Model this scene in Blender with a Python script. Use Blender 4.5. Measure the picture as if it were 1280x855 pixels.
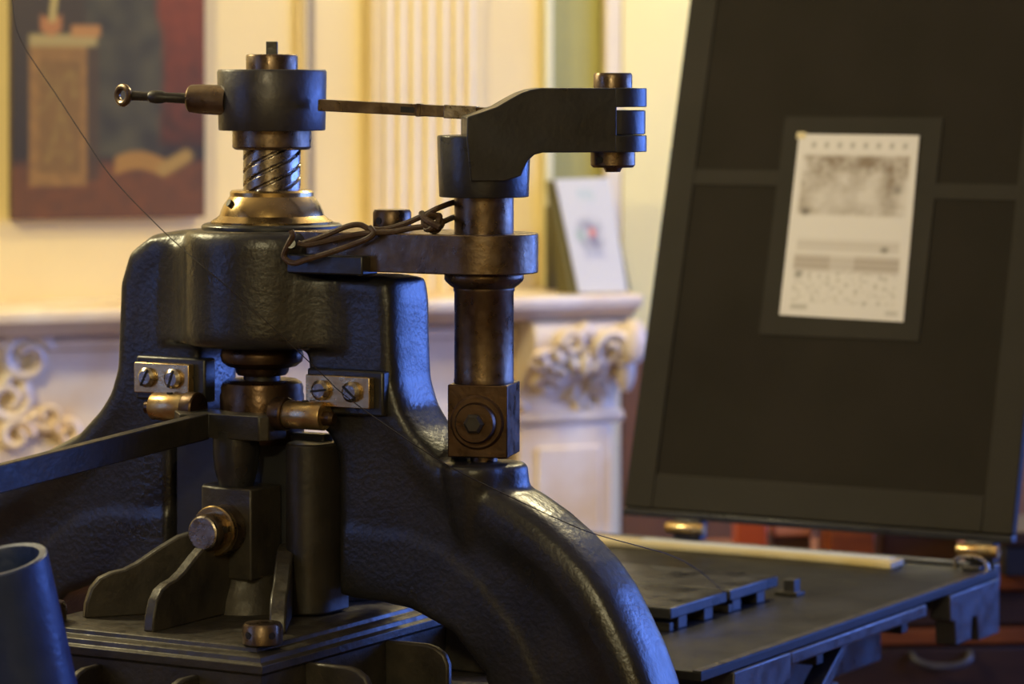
import bpy, bmesh, math, random
from math import sin, cos, pi, radians as R
from mathutils import Vector, Matrix, noise

random.seed(7)
for o in list(bpy.data.objects):
    bpy.data.objects.remove(o)
SC = bpy.context.scene
COL = SC.collection

# ------------------------------------------------------------------ camera
F, HZ, CZ = 4100.0, 100.0, 1.6          # focal length in pixels of a 1280 frame, horizon row, eye height
cam = bpy.data.cameras.new('camera')
cam.sensor_width = 36.0
cam.lens = F / 1280 * 36
cam.shift_y = -(427.5 - HZ) / 1280
cam.dof.use_dof = True
cam.dof.focus_distance = 3.93
cam.dof.aperture_fstop = 4.6
cam.clip_start = 0.05
camo = bpy.data.objects.new('camera', cam)
camo.location = (0, 0, CZ)
camo.rotation_euler = (R(90), 0, 0)
COL.objects.link(camo)
SC.camera = camo

# ------------------------------------------------------------------ world, lights, exposure
w = bpy.data.worlds.new('sky')
SC.world = w
w.use_nodes = True
w.node_tree.nodes['Background'].inputs[0].default_value = (0.30, 0.45, 1.0, 1)
w.node_tree.nodes['Background'].inputs[1].default_value = 1.0

def light(name, kind, loc, power, color, aim=None, sx=1.0, sy=1.0):
    l = bpy.data.lights.new(name, kind)
    l.energy = power
    l.color = color
    if kind == 'AREA':
        l.shape = 'RECTANGLE'; l.size = sx; l.size_y = sy
    else:
        l.shadow_soft_size = sx
    o = bpy.data.objects.new(name, l)
    o.location = loc
    if aim is not None:
        o.rotation_euler = (Vector(aim) - Vector(loc)).to_track_quat('-Z', 'Y').to_euler()
    COL.objects.link(o)
    return o

BLUE = (0.11, 0.25, 1.0)
WARM = (1.0, 0.87, 0.50)
light('daylight_window_right', 'AREA', (3.72, 6.05, 1.75), 205, BLUE, (0, 6.05, 1.75), 4.2, 1.9)
light('daylight_window_left', 'AREA', (-3.12, 2.7, 1.9), 5, BLUE, (0, 2.7, 1.9), 1.2, 1.9)
light('pendant_by_fireplace', 'POINT', (0.9, 5.9, 3.0), 100, WARM, None, 0.14)
light('warm_fill_left', 'POINT', (-1.6, 4.7, 2.4), 105, WARM, None, 0.14)  # unseen lamp, added low on the left to brighten the marble frieze
light('warm_fill_by_camera', 'POINT', (-0.7, -0.4, 2.75), 132, WARM, None, 0.12)  # unseen warm fill, added behind the camera for press front and rear wall

vs = SC.view_settings
vs.view_transform = 'Standard'
vs.look = 'None'
vs.exposure = 0.15
vs.gamma = 1.0
vs.use_curve_mapping = False

# ------------------------------------------------------------------ materials
def lin(c):
    return tuple((x / 255 / 12.92) if x / 255 <= 0.04045 else ((x / 255 + 0.055) / 1.055) ** 2.4 for x in c)

MATS = {}
def mat(name, rgb, rough=0.5, metal=0.0, var=0.0, vscale=20, rgb2=None, bump=0.0, bscale=60, spec=0.5,
        rvar=0.0, attr=None, coat=0.0, stretch=(1, 1, 1), detail=4.0):
    m = bpy.data.materials.new(name)
    m.use_nodes = True
    nt = m.node_tree; N = nt.nodes; L = nt.links
    b = N['Principled BSDF']
    b.inputs['Roughness'].default_value = rough
    b.inputs['Metallic'].default_value = metal
    b.inputs['Specular IOR Level'].default_value = spec
    b.inputs['Coat Weight'].default_value = coat
    b.inputs['Base Color'].default_value = (*rgb, 1)
    tc = N.new('ShaderNodeTexCoord'); mp = N.new('ShaderNodeMapping')
    mp.inputs['Scale'].default_value = stretch
    L.new(tc.outputs['Object'], mp.inputs[0])
    if attr:
        a = N.new('ShaderNodeVertexColor'); a.layer_name = attr
        L.new(a.outputs[0], b.inputs['Base Color'])
    elif rgb2 is not None:
        n = N.new('ShaderNodeTexNoise'); n.inputs['Scale'].default_value = vscale
        n.inputs['Detail'].default_value = detail
        L.new(mp.outputs[0], n.inputs['Vector'])
        r = N.new('ShaderNodeValToRGB')
        r.color_ramp.elements[0].position = 0.5 - var; r.color_ramp.elements[1].position = 0.5 + var
        r.color_ramp.elements[0].color = (*rgb, 1); r.color_ramp.elements[1].color = (*rgb2, 1)
        L.new(n.outputs[0], r.inputs[0]); L.new(r.outputs[0], b.inputs['Base Color'])
    if rvar:
        n = N.new('ShaderNodeTexNoise'); n.inputs['Scale'].default_value = vscale * 1.7
        L.new(mp.outputs[0], n.inputs['Vector'])
        mr = N.new('ShaderNodeMapRange')
        mr.inputs[1].default_value = 0.3; mr.inputs[2].default_value = 0.7
        mr.inputs[3].default_value = max(0.05, rough - rvar); mr.inputs[4].default_value = min(1, rough + rvar)
        L.new(n.outputs[0], mr.inputs[0]); L.new(mr.outputs[0], b.inputs['Roughness'])
    if bump:
        n = N.new('ShaderNodeTexNoise'); n.inputs['Scale'].default_value = bscale
        n.inputs['Detail'].default_value = 3
        L.new(mp.outputs[0], n.inputs['Vector'])
        bp = N.new('ShaderNodeBump'); bp.inputs['Strength'].default_value = bump
        bp.inputs['Distance'].default_value = 0.01
        L.new(n.outputs[0], bp.inputs['Height']); L.new(bp.outputs[0], b.inputs['Normal'])
    MATS[name] = m
    return m

CAST = mat('black_cast_iron', (.012, .012, .014), .34, 0, .2, 9, (.024, .022, .021), .10, 150, .6, .10)
CASTS = mat('black_smooth_iron', (.014, .014, .016), .36, .1, .2, 14, (.026, .025, .025), .06, 140, .65, .10)
GREY = mat('grey_wrought_iron', (.055, .052, .055), .40, .55, .2, 30, (.075, .07, .07), .05, 200, .5, .1)
DARKIRON = mat('dark_oiled_iron', (.020, .018, .016), .42, .2, .2, 25, (.036, .030, .024), .06, 120, .5, .12)
STEEL = mat('brown_worn_steel', (.20, .145, .095), .34, .9, .22, 40, (.10, .065, .04), .05, 150, .5, .12)
BRIGHT = mat('bright_worn_steel', (.42, .37, .31), .28, .95, .22, 60, (.20, .16, .12), .05, 200, .5, .1)
BRONZE = mat('brown_bronze', (.11, .065, .035), .36, .85, .22, 30, (.06, .037, .022), .05, 150, .5, .12)
BRASS = mat('polished_brass', (.46, .33, .15), .24, .95, .2, 30, (.34, .23, .10), .03, 150, .5, .08)
BRASSD = mat('worn_brass', (.60, .47, .25), .32, .9, .2, 45, (.42, .25, .09), .04, 150, .5, .1)
PLATEN = mat('oily_platen_iron', (.028, .024, .020), .46, .2, .2, 30, (.055, .046, .034), .10, 110, .5, .12)
CORD = mat('brown_leather', (.050, .026, .012), .55, 0, .2, 60, (.085, .045, .022), .2, 300)
BLACKC = mat('black_tympan_cloth', (.017, .014, .010), .85, 0, .2, 8, (.021, .017, .013), .1, 60, .2)
GUIDE = mat('grey_guide_iron', (.030, .030, .034), .4, .2, .2, 12, (.040, .040, .044), .03, 120, .5, .08)
BED = mat('black_bed_iron', (.010, .009, .008), .45, .0, .2, 6, (.014, .013, .012), .03, 60, .3, .06)
TAPE = mat('dark_grey_tape', (.027, .024, .019), .8, 0, .2, 8, (.032, .028, .023), .08, 60, .25)
WALL = mat('cream_paint', lin((230, 210, 152)), .55, 0, .25, 2.0, lin((222, 199, 138)), .03, 30, .3)
YELL = mat('pale_yellow_paint', lin((248, 230, 150)), .6, 0, .25, 2.0, lin((242, 222, 140)), .03, 30, .3)
OLIVE = mat('olive_paint', lin((166, 160, 92)), .6, 0, .25, 3.0, lin((154, 148, 86)), 0, 30, .3)
TRIM = mat('cream_gloss_trim', lin((236, 220, 176)), .4, 0, .25, 3.0, lin((226, 206, 150)), 0, 30, .4)
TRIMD = mat('ochre_trim', lin((222, 198, 138)), .5, 0, .25, 3.0, lin((214, 188, 124)), 0, 30, .3)
SHADEWALL = mat('ochre_brown_shaded_wall', lin((128, 80, 24)), .5, 0, .2, 4, lin((104, 64, 18)), 0, 30, .3, 0, None, 0, (1, 1, .2))
MARBLE = mat('veined_marble', lin((246, 234, 206)), .4, 0, .16, 5, lin((226, 192, 134)), .05, 40, .5, 0, None, 0, (1, 1, 1), 8)
FIREBOX = mat('reddish_brown_brick', lin((92, 48, 26)), .8, 0, .2, 12, lin((62, 32, 20)), .2, 40)
SIDE = mat('brown_green_wall_paint', lin((112, 98, 72)), .6, 0, .25, 2.0, lin((98, 86, 64)))
FLOOR = mat('oak_floor', lin((96, 62, 34)), .45, 0, .2, 3, lin((70, 42, 22)), .05, 40, .4, 0, None, 0, (1, 8, 1))
CEIL = mat('white_ceiling', lin((190, 180, 158)), .8)
WOOD = mat('red_brown_wood', lin((146, 76, 26)), .4, 0, .2, 6, lin((104, 50, 18)), .05, 40, .5, 0, None, 0, (1, 6, 6))
WOODD = mat('dark_wood', lin((66, 42, 24)), .5, 0, .2, 6, lin((46, 28, 16)), .05, 40, .4, 0, None, 0, (1, 6, 6))
PALEW = mat('pale_wood', lin((222, 210, 176)), .5, 0, .2, 8, lin((206, 184, 126)), .05, 40)
ORANGE = mat('orange_card', lin((190, 84, 22)), .5, 0, .2, 10, lin((160, 66, 18)))
PEACH = mat('pinkish_wood', lin((196, 132, 92)), .5, 0, .2, 10, lin((170, 108, 74)))
PRINT = mat('printed_surface', (.5, .5, .5), .6, attr='print')
CARD = mat('white_card', lin((215, 220, 228)), .5)
DKGREEN = mat('dark_olive_card', lin((86, 78, 34)), .6)
GLASS = mat('window_glass', (.9, .95, 1), .02)
GLASS.node_tree.nodes['Principled BSDF'].inputs['Transmission Weight'].default_value = 1.0
THREAD = mat('brown_thread', (.012, .007, .004), .8)

# ------------------------------------------------------------------ mesh helpers
class M:
    def __init__(s):
        s.v = []; s.f = []
    def add(s, vs, fs):
        n = len(s.v); s.v += [tuple(p) for p in vs]; s.f += [tuple(n + i for i in f) for f in fs]
        return s
    def box(s, x0, x1, y0, y1, z0, z1, mtx=None):
        vs = [Vector((x, y, z)) for z in (z0, z1) for y in (y0, y1) for x in (x0, x1)]
        if mtx is not None: vs = [mtx @ p for p in vs]
        return s.add(vs, [(0, 2, 3, 1), (4, 5, 7, 6), (0, 1, 5, 4), (2, 6, 7, 3), (0, 4, 6, 2), (1, 3, 7, 5)])
    def lathe(s, prof, c=(0, 0, 0), n=48, mtx=None, closed=True):
        """prof: (radius, z) from bottom to top about c; ends capped where closed"""
        vs = []; fs = []
        for r, z in prof:
            for i in range(n):
                a = 2 * pi * i / n
                p = Vector((r * cos(a), r * sin(a), z))
                if mtx is not None: p = mtx @ p
                vs.append(p + Vector(c))
        for j in range(len(prof) - 1):
            for i in range(n):
                k = (i + 1) % n
                fs.append((j * n + i, j * n + k, (j + 1) * n + k, (j + 1) * n + i))
        if closed:
            fs.append(tuple(reversed(range(n))))
            fs.append(tuple(range((len(prof) - 1) * n, len(prof) * n)))
        return s.add(vs, fs)
    def tube(s, pts, r, n=8, closed=False):
        pts = [Vector(p) for p in pts]
        m = len(pts); vs = []; fs = []
        up = None
        for i, p in enumerate(pts):
            a = pts[(i - 1) % m] if (closed or i > 0) else p
            b = pts[(i + 1) % m] if (closed or i < m - 1) else p
            t = (b - a).normalized()
            if up is None:
                up = t.orthogonal().normalized()
            up = (up - t * up.dot(t)).normalized()
            sd = t.cross(up)
            rr = r[i] if isinstance(r, (list, tuple)) else r
            for k in range(n):
                q = 2 * pi * k / n
                vs.append(p + (up * cos(q) + sd * sin(q)) * rr)
        for i in range(m if closed else m - 1):
            j = (i + 1) % m
            for k in range(n):
                l = (k + 1) % n
                fs.append((i * n + k, i * n + l, j * n + l, j * n + k))
        if not closed:
            fs.append(tuple(reversed(range(n)))); fs.append(tuple(range((m - 1) * n, m * n)))
        return s.add(vs, fs)
    def prism(s, poly, fn, d0, d1):
        """poly 2-D outline; fn(a, b, d) -> point"""
        n = len(poly)
        vs = [fn(a, b, d0) for a, b in poly] + [fn(a, b, d1) for a, b in poly]
        fs = [tuple(range(n)), tuple(reversed(range(n, 2 * n)))]
        fs += [(i, n + i, n + (i + 1) % n, (i + 1) % n) for i in range(n)]
        return s.add(vs, fs)
    def blob(s, c, sz, mtx=None, n=10):
        vs = []; fs = []
        for j in range(1, n):
            for i in range(2 * n):
                t = pi * j / n; a = pi * i / n
                p = Vector((sz[0] * sin(t) * cos(a), sz[1] * sin(t) * sin(a), sz[2] * cos(t)))
                if mtx is not None: p = mtx @ p
                vs.append(p + Vector(c))
        for j in range(n - 2):
            for i in range(2 * n):
                k = (i + 1) % (2 * n)
                fs.append((j * 2 * n + i, (j + 1) * 2 * n + i, (j + 1) * 2 * n + k, j * 2 * n + k))
        fs.append(tuple(range(2 * n))); fs.append(tuple(reversed(range((n - 2) * 2 * n, (n - 1) * 2 * n))))
        return s.add(vs, fs)

OFF = {}
def obj(name, m, material, parent=None, bevel=0.0, ang=35, seg=2, shift=None, smooth=True):
    me = bpy.data.meshes.new(name)
    off = OFF.get(parent.name, (0, 0, 0)) if parent is not None else (shift or (0, 0, 0))
    me.from_pydata([(p[0] - off[0], p[1] - off[1], p[2] - off[2]) for p in m.v], [], m.f)
    bm = bmesh.new(); bm.from_mesh(me)
    bmesh.ops.recalc_face_normals(bm, faces=bm.faces)
    bm.to_mesh(me); bm.free()
    if smooth:
        for p in me.polygons: p.use_smooth = True
        me.set_sharp_from_angle(angle=R(ang))
    me.materials.append(material)
    o = bpy.data.objects.new(name, me)
    COL.objects.link(o)
    if parent is not None:
        o.parent = parent
        if parent.name in OFF: OFF[o.name] = OFF[parent.name]
    if bevel:
        b = o.modifiers.new('bevel', 'BEVEL'); b.width = bevel; b.segments = seg
        b.limit_method = 'ANGLE'; b.angle_limit = R(32); b.harden_normals = False
    return o
def tag(o, label, cat, group=None):
    o['label'] = label; o['category'] = cat
    if group: o['group'] = group
    return o
def thing(name, label, cat, loc=(0, 0, 0), rz=0.0, off=(0, 0, 0), group=None):
    o = bpy.data.objects.new(name, None); o.empty_display_size = .1
    COL.objects.link(o); o.location = loc; o.rotation_euler = (0, 0, rz)
    OFF[o.name] = off
    return tag(o, label, cat, group)
def struct(o):
    o['kind'] = 'structure'; return o

def ray(px, py, Y):
    return Vector(((px - 640) / F * Y, Y, CZ - (py - HZ) / F * Y))

# press frame: u along the cheeks (towards right, nearer), v along the bed (away, right)
YAW = R(30); O = Vector((-.30, 4.1, 0)); Bd = Vector((cos(YAW), -sin(YAW), 0)); Ad = Vector((sin(YAW), cos(YAW), 0))
def W(u, v, z): return O + Bd * u + Ad * v + Vector((0, 0, z))
def rotm(axis, deg): return Matrix.Rotation(R(deg), 3, axis)
def catmull(pts, k=6, closed=False):
    pts = [Vector(p) for p in pts]; out = []; n = len(pts)
    rng = range(n if closed else n - 1)
    for i in rng:
        if closed: p0, p1, p2, p3 = (pts[(i + d) % n] for d in (-1, 0, 1, 2))
        else: p0, p1, p2, p3 = pts[max(i - 1, 0)], pts[i], pts[i + 1], pts[min(i + 2, n - 1)]
        for j in range(k):
            t = j / k
            out.append(0.5 * ((2 * p1) + (p2 - p0) * t + (2 * p0 - 5 * p1 + 4 * p2 - p3) * t * t + (3 * p1 - p0 - 3 * p2 + p3) * t ** 3))
    if not closed: out.append(pts[-1])
    return out

# ================================================================== the room
PH = R(22); WY = 7.2
def spx(px, n):
    r = (px - 640) / F
    return (r * (WY - n * cos(PH)) - n * sin(PH)) / (cos(PH) - r * sin(PH))
def zpx(py, s, n):
    Y = WY + s * sin(PH) - n * cos(PH)
    return CZ - (py - HZ) / F * Y
def wallobj(name, m, material, parent=None, bevel=0, **k):
    o = obj(name, m, material, parent, bevel, **k)
    if parent is None:
        o.location = (0, WY, 0); o.rotation_euler = (0, 0, PH)
    return o
def wthing(name, label, cat, s, z, n=0.0):
    """Empty on the fireplace wall; children are given in wall coordinates (s, -n, z)"""
    p = Vector((s * cos(PH) + n * sin(PH), WY + s * sin(PH) - n * cos(PH), z))
    return thing(name, label, cat, p, PH, (s, -n, z))

struct(obj('floor', M().box(-3.4, 4.0, -2.7, 9.2, -.1, 0), FLOOR))
struct(obj('ceiling', M().box(-3.4, 4.0, -2.7, 9.2, 3.5, 3.6), CEIL))
def wall_hole(name, x0, x1, ya, yb, za, zb):
    m = M()
    m.box(x0, x1, -2.6, ya, 0, 3.5); m.box(x0, x1, yb, 9.1, 0, 3.5)
    m.box(x0, x1, ya, yb, 0, za); m.box(x0, x1, ya, yb, zb, 3.5)
    return struct(obj(name, m, SIDE))
wall_hole('wall_right', 3.8, 3.95, 3.9, 8.2, .8, 2.75)
wall_hole('wall_left', -3.35, -3.2, 2.05, 3.35, .9, 2.9)
struct(obj('wall_rear', M().box(-3.4, 4.0, -2.7, -2.55, 0, 3.5), WALL))
for nm, x, ya, yb, za, zb in (('window_1', 3.88, 3.9, 8.2, .8, 2.75), ('window_2', -3.28, 2.05, 3.35, .9, 2.9)):
    m = M()
    for a, b in ((ya, ya + .06), (yb - .06, yb), ((ya + yb) / 2 - .02, (ya + yb) / 2 + .02)): m.box(x - .03, x + .03, a, b, za, zb)
    for a, b in ((za, za + .06), (zb - .06, zb), ((za + zb) / 2 - .02, (za + zb) / 2 + .02)): m.box(x - .03, x + .03, ya, yb, a, b)
    wo = struct(obj(nm, m, TRIM))
    for i in (0, 1):
        for j in (0, 1):
            y0 = (ya, (ya + yb) / 2)[i]; z0 = (za, (za + zb) / 2)[j]
            obj('pane', M().box(x - .004, x + .004, y0 + .02, y0 + (yb - ya) / 2 - .02, z0 + .02, z0 + (zb - za) / 2 - .02), GLASS, wo)

# back wall with a recess beside the chimney breast
sA, sB = spx(688, 0), spx(757, 0)
m = M()
m.box(-3.6, sA, 0, .2, 0, 3.5); m.box(sB, 4.4, 0, .2, 0, 3.5); m.box(sA, sB, .03, .2, 0, 3.5)
wb = struct(wallobj('wall_back', m, WALL))
ol = struct(wallobj('trim_1', M().box(sA + .001, sB - .001, .020, .0295, 0, 3.5), OLIVE))
struct(wallobj('trim_2', M().box(spx(681, .02), spx(692, .02), -.02, .0, 0, 3.5), mat('pale_green_edge', lin((222, 214, 158)), .5), None, .004))
struct(wallobj('trim_3', M().box(spx(757, .015), spx(776, .015), -.015, .0, 0, 3.5), TRIM, None, .004))
struct(wallobj('trim_4', M().box(spx(778, .006), 4.3, -.006, .0, 1.04, 3.5), YELL))
struct(wallobj('trim_5', M().box(spx(778, .012), 4.3, -.012, .0, 0, 1.04), SHADEWALL))  # lower wall in shade: the shade is put into this slab's ochre-brown colour
# panel moulding and reeded pilaster
p = struct(wallobj('trim_6', M().box(spx(380, .02), spx(386, .02), -.022, 0, 0, 3.5), TRIM, None, .006))
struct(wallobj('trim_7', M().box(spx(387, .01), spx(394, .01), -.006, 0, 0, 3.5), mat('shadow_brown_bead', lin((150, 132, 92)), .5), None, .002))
struct(wallobj('trim_8', M().box(spx(371, .012), spx(378, .012), -.014, 0, 0, 3.5), TRIMD, None, .004))
pil = struct(wallobj('trim_9', M().box(spx(463, .03), spx(606, .03), -.02, 0, 0, 3.5), WALL, None, .004))
def reed(s, r, material):
    m = M(); n = 12
    m.prism([(s + r * cos(pi * i / n), r * .9 * sin(pi * i / n)) for i in range(n + 1)], lambda a, b, d: (a, -.02 - b, d), 0, 3.5)
    return wallobj('reed', m, material, pil)
for px, mm in ((486, TRIM), (503, TRIM), (520, TRIM), (538, TRIM), (556, TRIM), (573, TRIM), (589, TRIM)):
    reed(spx(px, .03), .0115, mm)
wallobj('fillet', M().box(spx(464, .03), spx(479, .03), -.030, -.02, 0, 3.5), TRIMD, pil, .003)

# ------------------------------------------------------------------ marble chimneypiece
mt = wthing('fireplace_mantel', 'veined white marble mantelpiece with carved scroll brackets against cream wall', 'mantelpiece', -.5, 0)
sR = spx(803, .30)
zt, zb_ = zpx(368, sR, .30), zpx(401, sR, .30)
m = M()
prof = [(0, zb_), (.235, zb_), (.26, zb_ + .010), (.275, zb_ + .022), (.30, zb_ + .030), (.305, zt - .006), (.30, zt), (0, zt)]
m.prism(prof, lambda a, b, d: (d, -a, b), -1.75, sR)
wallobj('shelf', m, MARBLE, mt, .004)
sl0, sl1 = spx(648, .2), spx(772, .2)
wallobj('frieze', M().box(-1.66, sl1 - .02, -.17, 0, zpx(560, 0, .17), zb_ - .001), MARBLE, mt, .004)
wallobj('frieze_moulding', M().box(-1.60, sl0, -.185, -.168, zb_ - .035, zb_ - .012), MARBLE, mt, .005)
def corbel(s0, s1, z0, z1):
    n = 14; pr = [(0, z0)]
    for i in range(n + 1):
        t = i / n
        pr.append((.185 + .085 * (0.5 - 0.5 * cos(pi * t)) - .02 * sin(2 * pi * t), z0 + (z1 - z0) * t))
    pr.append((0, z1))
    wallobj('bracket', M().prism(pr, lambda a, b, d: (d, -a, b), s0, s1), MARBLE, mt, .004)
    m = M(); c = (s0 + s1) / 2; wd = (s1 - s0); h = z1 - z0
    def front(t): return .19 + .085 * (0.5 - 0.5 * cos(pi * t)) - .02 * sin(2 * pi * t)
    for sg, cx, cz, rr, tr in ((1, .22, .72, .042, .011), (-1, -.25, .40, .034, .010), (1, .25, .22, .030, .009), (-1, -.15, .80, .028, .009)):
        pts = []
        for i in range(26):
            a = i / 25 * 4.2 * pi / 1.6; q = rr * (1 - .72 * i / 25)
            t = cz + q * sin(a) / h
            pts.append((c + cx * wd + sg * q * cos(a), -front(min(max(t, 0), 1)) - .006, z0 + h * t))
        m.tube(pts, [tr * (1 - .4 * i / 25) for i in range(26)], 8)
    for i in range(9):
        a = -0.2 + i / 8 * 3.5; L = .055 + .02 * sin(i * 2.1)
        t = .38 + .28 * sin(a) * .9
        m.blob((c + wd * .27 * cos(a), -front(t) - .006, z0 + h * t), (.011, .016, L * .5), rotm('Y', 90 - math.degrees(a)), 6)
    m.tube([(s0 - .004, -front(.05) - .004, z0 + .012), (s1 + .004, -front(.05) - .004, z0 + .012)], .014, 8)
    rg = random.Random(3)
    for i in range(26):
        t = rg.uniform(.12, .92); q = rg.uniform(-.46, .46)
        m.blob((c + q * wd, -front(t) - .002, z0 + h * t), (.008 + .006 * rg.random(), .012, .016 + .014 * rg.random()), rotm('Y', rg.uniform(-80, 80)), 5)
    m.blob((s1 - .012, -front(.85) - .002, z0 + h * .80), (.030, .022, .05), None, 8)
    m.blob((s1 - .012, -front(.55), z0 + h * .52), (.022, .022, .05), None, 8)
    wallobj('carving', m, MARBLE, mt)
zc = zpx(532, sl0, .2)
corbel(spx(655, .22), spx(782, .22), zc, zb_)
wallobj('jamb', M().box(spx(650, .2), spx(768, .2), -.19, 0, 0, zc), MARBLE, mt, .006)
wallobj('jamb_panel', M().box(spx(672, .2), spx(752, .2), -.198, -.188, .12, zc - .05), MARBLE, mt, .006)
# left bracket, jamb and the carved swag of the frieze
sL = -1.52
corbel(sL - .10, sL + .10, zc, zb_)
wallobj('jamb', M().box(sL - .1, sL + .1, -.19, 0, 0, zc), MARBLE, mt, .006)
m = M()
def curl(px, py, r, tr, turns=1.4, sg=1, ph=0):
    s = spx(px, .19); z = zpx(py, s, .19); pts = []
    for i in range(30):
        a = ph + i / 29 * turns * 2 * pi; q = r * (1 - .7 * i / 29)
        pts.append((s + sg * q * cos(a), -.180 - .012 * i / 29, z + q * sin(a)))
    m.tube(pts, [tr * (1 - .5 * i / 29) for i in range(30)], 8)
curl(34, 448, .055, .017, 1.3, 1, .6)
curl(10, 500, .045, .014, 1.3, -1, 2.4)
curl(60, 520, .030, .012, 1.2, 1, 3.0)
curl(85, 543, .026, .013, 1.1, -1, 1.0)
curl(20, 545, .035, .014, 1.2, 1, 0)
for px, py, a, L in ((12, 470, 30, .07), (55, 428, -60, .06), (40, 522, 60, .05), (70, 536, -30, .05), (30, 490, 15, .045), (5, 430, 80, .06)):
    s = spx(px, .19); m.blob((s, -.178, zpx(py, s, .19)), (.014, .018, L * .55), rotm('Y', a), 6)
wallobj('carving', m, MARBLE, mt)
wallobj('fire_opening', M().box(-1.40, spx(650, .2), -.12, -.02, 0, zpx(560, 0, .17) - .002), FIREBOX, mt)
tag(mt, 'veined white marble mantelpiece with carved scroll brackets against cream wall', 'mantelpiece')

# ------------------------------------------------------------------ flat printed things: one coloured grid on a thin slab
def printed(name, corners, nx, ny, fn, parent=None, thick=.001, back=None, edge=(.5, .5, .5), shift=None):
    """corners: bottom-left, bottom-right, top-right, top-left; fn(x, y) -> linear rgb, x right, y up in 0..1"""
    bl, br, tr, tl = [Vector(c) for c in corners]
    nrm = (br - bl).cross(tl - bl).normalized()
    vs = []; fs = []; cols = []
    for j in range(ny + 1):
        for i in range(nx + 1):
            x, y = i / nx, j / ny
            vs.append(bl * (1 - x) * (1 - y) + br * x * (1 - y) + tr * x * y + tl * (1 - x) * y)
            cols.append(fn(x, y))
    for j in range(ny):
        for i in range(nx):
            a = j * (nx + 1) + i
            fs.append((a, a + 1, a + nx + 2, a + nx + 1))
    k = len(vs)
    front = [bl, br, tr, tl]
    vs += front + [c - nrm * thick for c in front]; cols += [edge] * 8
    fs += [(k + 4, k + 7, k + 6, k + 5)] + [(k + i, k + 4 + i, k + 4 + (i + 1) % 4, k + (i + 1) % 4) for i in range(4)]
    off = OFF.get(parent.name, (0, 0, 0)) if parent is not None else (shift or (0, 0, 0))
    me = bpy.data.meshes.new(name)
    me.from_pydata([tuple(v - Vector(off)) for v in vs], [], fs)
    ca = me.color_attributes.new('print', 'FLOAT_COLOR', 'POINT')
    for i, c in enumerate(cols): ca.data[i].color = (*c, 1)
    me.materials.append(PRINT)
    o = bpy.data.objects.new(name, me); COL.objects.link(o)
    if parent is not None: o.parent = parent
    return o

def nz(x, y, s, k=0): return noise.noise(Vector((x * s, y * s, k)))
def mix(a, b, t):
    t = min(max(t, 0), 1); return tuple(p * (1 - t) + q * t for p, q in zip(a, b))
def inside(x, y, x0, x1, y0, y1, s=4):
    f = lambda d: min(max(d / s + .5, 0), 1)
    return f(x - x0) * f(x1 - x) * f(y - y0) * f(y1 - y)
def strokes(x, y, segs, wd):
    best = 0
    for x0, y0, x1, y1 in segs:
        dx, dy = x1 - x0, y1 - y0; t = min(max(((x - x0) * dx + (y - y0) * dy) / (dx * dx + dy * dy), 0), 1)
        d = math.hypot(x - x0 - t * dx, y - y0 - t * dy); best = max(best, 1 - d / wd)
    return max(best, 0)
PX0, PX1, PYB, PYT = 15, 256, 273, -190
def picture(x, y):
    px = PX0 + (PX1 - PX0) * x; py = PYB + (PYT - PYB) * y
    wob = 6 * nz(px, py, .03)
    c = mix(lin((76, 62, 48)), lin((58, 48, 42)), py / 200)
    robe = inside(px + wob, py, 106, 200 + 8 * sin(py / 60), -400, 200 - abs(px - 160) * .15, 10)
    c = mix(c, mix(lin((92, 84, 68)), lin((64, 58, 50)), .5 + .9 * nz(px, py, .035, 3)), robe)
    red = inside(px + wob * .6, py, 196 + 8 * sin(py / 60), 262, -400, 182, 10)
    c = mix(c, mix(lin((140, 66, 34)), lin((84, 50, 26)), py / 190 + .4 * nz(px, py, .06, 7)), red)
    fl = inside(px, py + wob, -50, 400, 203, 400, 14)
    c = mix(c, mix(lin((128, 76, 40)), lin((108, 68, 40)), .5 + nz(px, py, .05, 5)), fl)
    ped = inside(px, py, 36, 108, 56, 232, 3)
    c = mix(c, mix(lin((166, 120, 70)), lin((150, 108, 64)), .5 + nz(px, py, .08, 9)), ped)
    c = mix(c, lin((88, 66, 48)), inside(px, py, 108, 122, 60, 226, 4) * .8)
    c = mix(c, lin((128, 94, 52)), inside(px, py, 48, 99, 76, 216, 3) * .65)
    rel = strokes(px, py, ((70, 100, 76, 140), (76, 140, 66, 175), (76, 140, 84, 170), (70, 105, 58, 130), (72, 108, 90, 90), (90, 90, 92, 120), (52, 88, 60, 104), (60, 190, 88, 192), (66, 175, 58, 200), (84, 170, 86, 200), (46, 140, 60, 126)), 6)
    c = mix(c, lin((196, 166, 98)), rel * .28 * ped * (.6 + .8 * nz(px, py, .09, 11)))
    c = mix(c, lin((184, 158, 112)), inside(px, py, 36, 120, 43, 58, 4))
    c = mix(c, lin((190, 124, 80)), inside(px, py + abs(px - 63) * .6, 50, 76, 26, 46, 4))
    c = mix(c, lin((196, 136, 86)), inside(px, py, 88, 124, 32, 46, 4))
    c = mix(c, lin((206, 178, 120)), inside(px + (py - 10) * .1, py, 62, 70, -10, 28, 3))
    c = mix(c, lin((178, 128, 68)), inside(px, py + 8 * sin((px - 140) / 60 * pi), 142, 204, 197, 220, 5))
    c = mix(c, lin((184, 144, 84)), strokes(px, py, ((204, 212, 232, 196),), 12) * 1.6)
    c = (c[0] * .62, c[1] * .66, c[2] * .45)
    up = inside(px, py, 40, 230, -400, -30, 60)
    c = mix(c, lin((70, 60, 50)), up * .5)
    return c
pn = .038
s0, s1 = spx(PX0, pn), spx(PX1, pn)
z0, z1 = zpx(PYB, (s0 + s1) / 2, pn), zpx(PYT, (s0 + s1) / 2, pn)
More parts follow.
